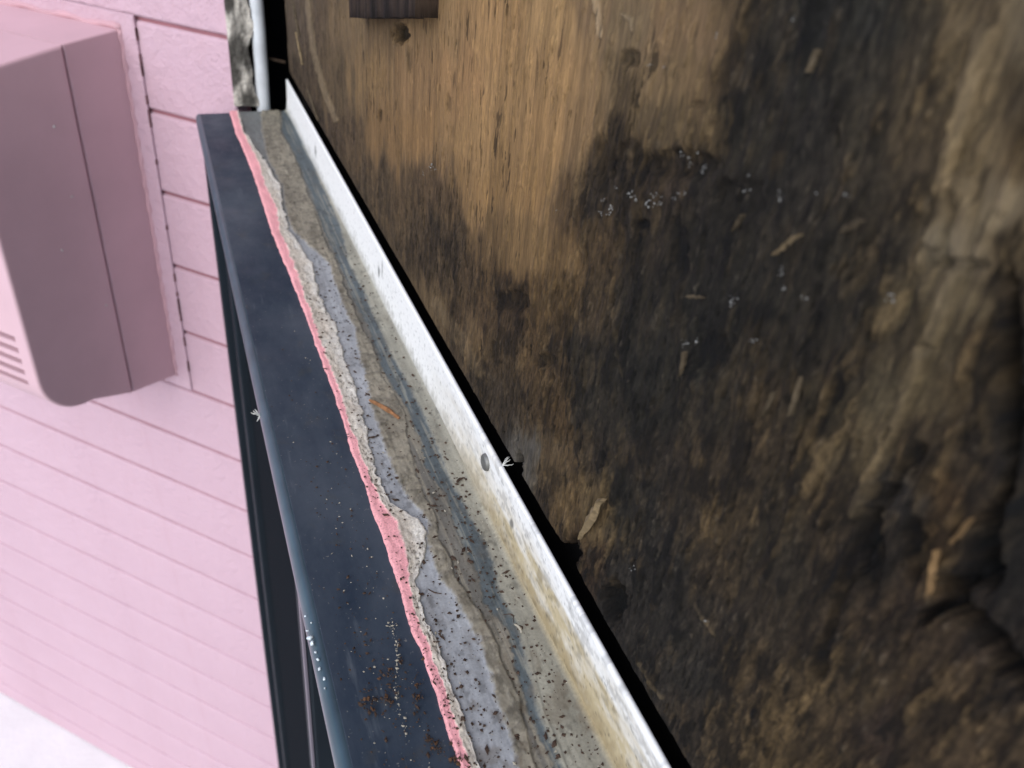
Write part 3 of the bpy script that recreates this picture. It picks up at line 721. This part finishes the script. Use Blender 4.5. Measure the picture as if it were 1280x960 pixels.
# pink painted sealant bead with its torn beige crust
def sealant():
    nx = 46; t = np.linspace(0, 1, nx)[None]
    yv = ysf[ysf > -0.05]
    xl = band(0, yv, .0005, 200, 60)[:, None]; xp = band(1, yv, .0011, 170, 61)[:, None]; xc = band(2, yv, .0016, 190, 62)[:, None]
    xc = np.maximum(xc, xp + 0.0006)
    tp = 0.42
    X = np.where(t < tp, xl + (xp - xl) * t / tp, xp + (xc - xp) * (t - tp) / (1 - tp)); Y = yv[:, None] + 0 * X
    rim = np.clip(np.minimum(t / .14, (1 - t) / .08), 0, 1); rim = np.sqrt(np.clip(rim * (2 - rim), 0, 1))
    far = sstep(1.6 * H, 2.2 * H, Y)
    crust = sstep(tp - .05, tp + .05, t + .12 * (fbm(Y * 700, X * 700, 5, 3) - .5))
    holes = sstep(.60, .72, fbm(X * 1100 + 2 * fbm(X * 500, Y * 500, 77, 2), Y * 900, 8, 4, .6)) * crust * (1 - .6 * far) * sstep(.35, .6, fbm(X * 90, Y * 60, 88, 3))
    hz = rim * (0.0010 + 0.0009 * fbm(X * 300, Y * 120, 9, 4) * (1 + crust) - 0.0007 * holes + .0007 * crust * (fbm(X * 900, Y * 800, 11, 3) - .5))
    pk = lin((232, 164, 168)) * (0.85 + .3 * fbm(X * 200, Y * 90, 17, 4))[..., None]
    cr = lin((188, 178, 164)) * (0.7 + .6 * fbm(X * 900, Y * 600, 19, 4))[..., None]
    wt = sstep(.62, .95, t + .35 * (fbm(X * 250, Y * 160, 27, 4) - .5)); cr = cr * (1 - .75 * wt[..., None]) + .75 * wt[..., None] * lin((214, 209, 200))
    w_ = sstep(.5, .7, fbm(X * 120, Y * 70, 23, 4)); cr = cr * (1 - .35 * w_[..., None]) + .35 * w_[..., None] * lin((225, 220, 210))
    C = pk * (1 - crust[..., None]) + crust[..., None] * cr
    C *= (1 - .6 * holes)[..., None]
    dots = sstep(.74, .79, fbm(X * 1300, Y * 1300, 29, 2, .5)) * (1 - crust) * sstep(1.3 * H, .6 * H, Y); C *= (1 - .6 * dots)[..., None]
    tail = sstep(.95, 1, t); C *= (1 - .45 * tail)[..., None]
    return np.stack([X, Y, ZT + 0.0003 + hz * 0.7], -1), np.clip(C * TOPG, 0, .9)
P_, C_ = sealant()
o = grid_obj('sealant_bead', P_, M['sealant'], win, C_); tag(o, 'pink painted sealant bead with torn beige crust')
# nailing fin
def fin():
    prof_ = []
    for i in range(40): prof_.append((0, i / 39.0))
    FH = 0.124 * H
    yv = ysf
    n = 40; s = np.linspace(0, 1, n)[None]
    Y = yv[:, None] + 0 * s
    Z = ZT + 0.0015 + s * (FH - 0.0027) + 0 * Y; X = XFIN + 0 * (Z + Y) + 0.00045 * (fbm(Y * 25, Z * 60, 3, 3) - .5) - 0.0011 * (1 - s) ** 3
    top = []
    for a in np.linspace(0, math.pi, 9)[1:]:
        top.append(np.stack([XFIN + 0.0009 - 0.0009 * math.cos(a) + 0 * yv, yv, ZT + FH - 0.0012 + 0.0009 * math.sin(a) + 0 * yv], -1))
    bk = np.stack([XFIN + 0.0018 + 0 * yv, yv, ZT - 0.005 + 0 * yv], -1)
    P_ = np.concatenate([np.stack([X, Y, Z], -1), np.stack(top, 1), bk[:, None]], 1)
    Sx = np.concatenate([s + 0 * Y, np.ones((len(yv), 9))], 1); Yx = yv[:, None] + 0 * Sx
    C = np.ones(Sx.shape + (3,)) * np.array([.80, .80, .79])
    near = sstep(1.45 * H, .85 * H, Yx)
    d1 = fbm(Yx * 120, Sx * 9, 5, 5); d2 = fbm(Yx * 500, Sx * 6, 8, 4)
    d3 = fbm(Yx * 22, Sx * 4, 25, 5, .6)
    mk = near * np.clip(sstep(.95, .25, Sx + 1.1 * (d3 - .5)) * (.7 + .4 * sstep(.3, .7, fbm(Yx * 160, Sx * 7, 26, 5, .65))), 0, .95)
    C = C * (1 - mk[..., None]) + mk[..., None] * np.array([.46, .38, .23])
    mk = near * sstep(.36, .02, Sx + .25 * (d2 - .5)) * .75; C = C * (1 - mk[..., None]) + mk[..., None] * np.array([.26, .20, .11])
    mk = near * sstep(.50, .70, fbm(Yx * 260, Sx * 10, 28, 5, .65)) * .3; C = C * (1 - mk)[..., None]
    fl = (1 - near) * sstep(.3, .0, Sx + .45 * (d2 - .5)) * .6; C = C * (1 - fl[..., None]) + fl[..., None] * np.array([.30, .29, .25])
    sp = sstep(.73, .80, fbm(Yx * 900, Sx * 22, 15, 3)) * .5 * sstep(.97, .9, Sx); C *= (1 - sp)[..., None]
    # dark tear and scratches
    for (u, v, ry, rs_) in [(395, 190, .004, .30), (474, 341, .0025, .22), (478, 335, .0012, .3), (640, 655, .002, .1)]:
        q = on_x(u, v, XFIN); ss = (q[2] - ZT) / FH
        dd = np.sqrt(((Yx - q[1]) / ry) ** 2 + ((Sx - ss) / rs_) ** 2) + .8 * (d2 - .5)
        C *= (1 - .7 * (1 - sstep(.4, .9, dd)))[..., None]
    C[:, -1] *= .2
    return P_, np.clip(C, .01, .9)
P_, C_ = fin()
fino = grid_obj('nailing_fin', P_, M['fin'], win, C_); tag(fino, 'white nailing fin with brown dirt at its foot')
# nails through the fin
for (u, v) in [(606, 578), (628, 576)][:1]:
    q = on_x(u, v, XFIN - 0.0006)
    b = bmesh.new(); bmesh.ops.create_cone(b, cap_ends=True, segments=24, radius1=0.0031, radius2=0.0027, depth=0.0012)
    bmesh.ops.bevel(b, geom=[e for e in b.edges], offset=.0002, segments=1, affect='EDGES')
    for vv in b.verts: vv.co = Vector((-vv.co.z, vv.co.y, vv.co.x)) + Vector(q)
    bmesh.ops.recalc_face_normals(b, faces=b.faces)
    bm_obj('nail', b, M['steel'], win)
# outer faces below the head: jambs, sill, sashes and panes
WB = ZT - 0.95
box('head_face', XL + 0.0045, 0.44 * H, YN, YEND - 0.001, ZT - 0.030, ZT - 0.0125, M['frame_black'], win, 0.001)
box('jamb', XL + 0.002, 0.44 * H, YEND - 0.030, YEND - 0.0015, WB, ZT - 0.0305, M['frame_black'], win, 0.0012)
box('jamb', XL + 0.002, 0.44 * H, YN, YN + 0.03, WB, ZT - 0.0305, M['frame_black'], win, 0.0012)
box('sill', XL - 0.004, 0.44 * H, YN + .031, YEND - 0.031, WB, WB + 0.03, M['frame_black'], win, 0.0012)
M['dark_panel'] = simple('matte_dark_panel', (0.006, 0.009, 0.012), 1.0, 0.03, 0, 0.15, 900, 0.3, 2500)
def sash(name, ya, yb, xs, pane, pmat, wst):
    sa = box(name, xs, xs + 0.014, ya + wst + .0002, yb - wst - .0002, ZT - 0.0685, ZT - 0.0315, M['frame_black'], win, 0.0008)
    for y0, y1 in ((ya, ya + wst), (yb - wst, yb)):
        box('stile', xs - 0.0015, xs + 0.016, y0, y1, WB + .031, ZT - .0312, M['frame_black'], sa, 0.0015)
    box('bottom_rail', xs, xs + 0.014, ya + wst + .0002, yb - wst - .0002, WB + .0312, WB + .08, M['frame_black'], sa, 0.0008)
    box(pane, xs + 0.004, xs + 0.009, ya + wst + .0005, yb - wst - .0005, WB + .0805, ZT - .069, pmat, sa)
sash('sash', YN + .031, 0.045, .34 * H, 'glass_pane', M['glass'], .04)
sash('sash', 0.047, YEND - 0.031, .24 * H, 'glass_pane', M['glass'], .04)
sash('added_panel_sash', 0.235, YEND - 0.032, .135 * H, 'added_dark_panel', M['dark_panel'], .03)  # matte dark panel added to keep pink reflections off the glass
box('edge_highlight', .135 * H - 0.0030, .135 * H - 0.0016, 0.236, 0.239, WB + .032, ZT - .0315, M['highlight'], win, 0.0003)  # added pale strip painting the mauve highlight on the stile edge
# dried clear sealant on the lip
for (u, v, r) in [(383, 770, 2.2), (386, 779, 3.6), (389, 786, 3.2), (393, 797, 2.6), (396, 806, 2.6), (398, 818, 1.8), (404, 830, 2.6), (405, 842, 1.5), (388, 760, 1.4), (380, 752, 1.4)]:
    q = on_z(u + 4, v + 17, ZT - .0002); b = bmesh.new(); rs = random.Random(u)
    blob_bm(b, (q[0] - .0006, q[1], q[2] - .0002), r * .5 * np.linalg.norm(q) / F_PX * 1.9, rs, sub=2)
    bm_obj('sealant_drop', b, M['drop'], win, True)

# ------------------------------------------------------------------ cable in the wall cavity
def cable():
    pts = []
    for (u, v) in [(314, -160), (317, -60), (320, 0), (323, 35), (326, 80), (329, 131), (333, 175)]:
        p = ray(u, v); q = p * (3.40 * H / p[1]); pts.append(q)
    return pts
cp = cable()
dense = []
for a, b in zip(cp, cp[1:]):
    for i in range(6): dense.append(a + (b - a) * i / 6)
dense.append(cp[-1])
o = bm_obj('electric_cable', tube_bm(dense, 0.0049, 16), M['cable'], None, True)
tag(o, 'pale grey electric cable hanging in the dark gap behind the cut siding', 'cable')
a = ray(336, 73); a = a * (3.44 * H / a[1]); b = px_ply(357, 78, 0.001)
nl = bm_obj('wall_nail', tube_bm([a, b], 0.0012, 8), M['batten'], None, True)
tag(nl, 'thin dark nail bridging the gap between cable and plywood', 'nail')

# ------------------------------------------------------------------ loose things on the frame
def sliver(name, u0, v0, u1, v1, wpx, mat, z=ZT + 0.0015, bend=.15, seed=1):
    a = Vector(on_z(u0, v0, z)); b = Vector(on_z(u1, v1, z)); d = b - a; s = Vector((-d.y, d.x, 0)).normalized()
    w_ = wpx * a.length / F_PX; rs = random.Random(seed); bm = bmesh.new(); rows = []; n = 12
    for i in range(n):
        t = i / (n - 1); c = a + d * t + s * bend * d.length * math.sin(t * math.pi)
        ww = w_ * (.35 + .65 * math.sin(math.pi * (0.1 + .8 * t))) * rs.uniform(.75, 1.2)
        rows.append([bm.verts.new(c + s * ww / 2), bm.verts.new(c + Vector((0, 0, ww * .35))), bm.verts.new(c - s * ww / 2), bm.verts.new(c - Vector((0, 0, ww * .3)))])
    for r0, r1 in zip(rows, rows[1:]):
        for j in range(4): bm.faces.new((r0[j], r0[(j + 1) % 4], r1[(j + 1) % 4], r1[j]))
    bm.faces.new(rows[0][::-1]); bm.faces.new(rows[-1]); bmesh.ops.recalc_face_normals(bm, faces=bm.faces)
    return bm_obj(name, bm, mat)
tag(sliver('bark_sliver', 462, 500, 499, 523, 8, M['twig'], bend=.04), 'orange brown bark sliver lying on the tan sealant smear', 'bark')
tag(sliver('pale_chip', 643, 780, 652, 791, 4, M['crumb_pale']), 'small pale wood chip on the bluish metal stripe of the frame', 'chip')
tag(sliver('brown_chip', 571, 603, 581, 597, 4.5, M['crumb']), 'flat brown chip on the grey metal below the nail head', 'chip')
tag(sliver('curled_stalk', 628, 769, 642, 778, 2.2, M['crumb'], bend=.5), 'curled dark stalk lying beside the pale wood chip', 'stalk')
tag(sliver('dry_stalk', 535, 736, 552, 742, 2.2, M['crumb'], bend=-.1), 'straight brown stalk on the bare blue grey metal', 'stalk')
def tuft(name, base, dirs, L, r, mat):
    bm = bmesh.new(); rs = random.Random(3)
    for d in dirs:
        d = Vector(d).normalized(); pts = [Vector(base)]
        for i in range(5):
            pts.append(pts[-1] + (d + Vector((rs.uniform(-.4, .4), rs.uniform(-.4, .4), rs.uniform(-.4, .4)))) * L / 5)
        tube_bm(pts, [r, r, r, r * .8, r * .6, r * .3], 5, bm)
    return bm_obj(name, bm, mat, None, True)
q = on_z(322, 514, ZT - .002)
tag(tuft('cobweb_tuft', (XL + .0002, q[1], ZT - .004), [(-1, .4, .9), (-.8, .1, .2), (-.6, -.5, -.5), (-1, .8, .5), (-.5, .6, -.8), (-.9, -.2, .5)], .0030, .00028, M['fibre']), 'tiny white cobweb tuft stuck to the front lip', 'cobweb')
q = on_x(624, 576, XFIN)
tag(tuft('thread_tuft', (XFIN + .0012, q[1], ZT + .124 * H - .0005), [(.7, .3, .6), (.9, -.1, .4), (.5, .1, .9), (.8, .5, .2), (.8, -.3, .3)], .0034, .00018, M['fibre']), 'frayed white thread tuft poking from the black gap beside the nail', 'thread')

def crumbs(name, n, mat, sampler, rmin, rmax, seed):
    rs = random.Random(seed); bm = bmesh.new()
    for _ in range(n):
        x, y = sampler(rs); r = rmin + (rmax - rmin) * rs.random() ** 3
        blob_bm_small(bm, (x, y, ZT + .0007 + r * .4), r, rs)
    return bm_obj(name, bm, mat)
def blob_bm_small(bm, c, r, rs):
    c = Vector(c); el = rs.uniform(.7, 2.6) if rs.random() < .4 else rs.uniform(.7, 1.3); an = rs.uniform(0, 6.28)
    dx, dy = math.cos(an), math.sin(an)
    def pt(a, b, z): return bm.verts.new(c + Vector((a * dx * el - b * dy, a * dy * el + b * dx, z)) * r)
    j = lambda: rs.uniform(.6, 1.2)
    eq = [pt(j(), 0, rs.uniform(-.2, .2)), pt(.3 * j(), j(), 0), pt(-j(), .2, rs.uniform(-.2, .2)), pt(-.2, -j(), 0)]
    t = pt(rs.uniform(-.3, .3), rs.uniform(-.3, .3), .7 * j()); b = pt(0, 0, -.6)
    for i in range(4):
        bm.faces.new((eq[i], eq[(i + 1) % 4], t)); bm.faces.new((eq[(i + 1) % 4], eq[i], b))
def samp_channel(rs):
    while True:
        y = rs.uniform(.35 * H, 2.1 * H)
        if rs.random() > math.exp(-(y / H - .35) * 1.1): continue
        x = rs.uniform(float(np.interp(y, BY, BX[:, 2])), XFIN - .002)
        return x, y
def samp_cap(rs):
    while True:
        y = rs.uniform(.35 * H, 1.7 * H)
        if rs.random() > math.exp(-(y / H - .35) * 2.2): continue
        x = .215 * H - abs(rs.gauss(0, .05 * H))
        if x > XL + .004: return x, y
def samp_bead(rs):
    while True:
        y = rs.uniform(.35 * H, 1.9 * H)
        if rs.random() > math.exp(-(y / H - .35) * 1.0): continue
        return rs.uniform(float(np.interp(y, BY, BX[:, 0])), float(np.interp(y, BY, BX[:, 2]))), y
tag(crumbs('dirt_crumbs', 2100, M['crumb'], samp_channel, .00013, .00072, 1), 'dark brown crumbs scattered over the bare metal channel', 'crumbs', kind='stuff')
tag(crumbs('cap_dirt', 520, M['crumb'], samp_cap, .00012, .0006, 2), 'dark crumbs scattered over the dark blue window cap', 'crumbs', kind='stuff')
rs0 = random.Random(9)
def dirt_on_bead(n, seed):
    rs = random.Random(seed); bm = bmesh.new()
    for _ in range(n):
        x, y = samp_bead(rs); r = .00018 + .0005 * rs.random() ** 3
        blob_bm_small(bm, (x, y, ZT + .0018 + r * .5), r, rs)
    return bm_obj('bead_dirt', bm, M['crumb'])
tag(dirt_on_bead(420, 5), 'dark specks sprinkled over the pink sealant bead', 'crumbs', kind='stuff')
tag(crumbs('pale_grit', 140, M['crumb_pale'], samp_channel, .00015, .0006, 6), 'pale grit grains strewn over the metal channel', 'grit', kind='stuff')
tag(crumbs('cap_grit', 150, M['crumb_pale'], samp_cap, .00012, .00045, 7), 'pale grit grains strewn over the dark window cap', 'grit', kind='stuff')
def trail(rs):
    t = rs.random(); u = 487 + 20 * t + rs.gauss(0, 1.6) + 4 * math.sin(t * 7); v = 775 + 150 * t
    q = on_z(u, v, ZT); return q[0], q[1]
tag(crumbs('grit_trail', 90, M['crumb_pale'], trail, .00012, .0005, 12), 'thin pale trail of grit running along the dark window cap', 'grit', kind='stuff')
def clump(rs):
    u0, v0 = rs.choice([(462, 880), (484, 872), (520, 862), (543, 932), (568, 952), (486, 840)]); q = on_z(u0 + rs.gauss(0, 7), v0 + rs.gauss(0, 9), ZT); return q[0], q[1]
tag(crumbs('brown_dust', 260, M['crumb'], clump, .00012, .00055, 13), 'brown dust heaped round the rust lumps on the window cap', 'dust', kind='stuff')
# larger rust lumps, each its own thing
for i, (u, v, r) in enumerate([(458, 874, 8), (466, 886, 6), (474, 848, 5), (482, 870, 6), (490, 878, 5), (488, 836, 5), (522, 872, 7), (520, 856, 5), (544, 928, 7), (540, 936, 5), (528, 824, 6), (566, 950, 8), (573, 955, 7), (550, 898, 4), (478, 892, 4)]):
    q = on_z(u, v, ZT + .0008); rs = random.Random(100 + i); b = bmesh.new(); kpx = np.linalg.norm(q) / F_PX
    for _ in range(5):
        blob_bm(b, (q[0] + rs.uniform(-.35, .35) * r * kpx, q[1] + rs.uniform(-.35, .35) * r * kpx, ZT + .0006 + rs.uniform(0, .3) * r * kpx), r * .30 * kpx * rs.uniform(.6, 1.1), rs)
    o = bm_obj('rust_lump', b, M['rust'])
    tag(o, 'rust brown crumb lump on the dark blue cap hard against the pink sealant' if u > 515 else 'rust brown crumb lump lying on the middle of the dark blue cap', 'crumb', 'rust lumps on the window cap')
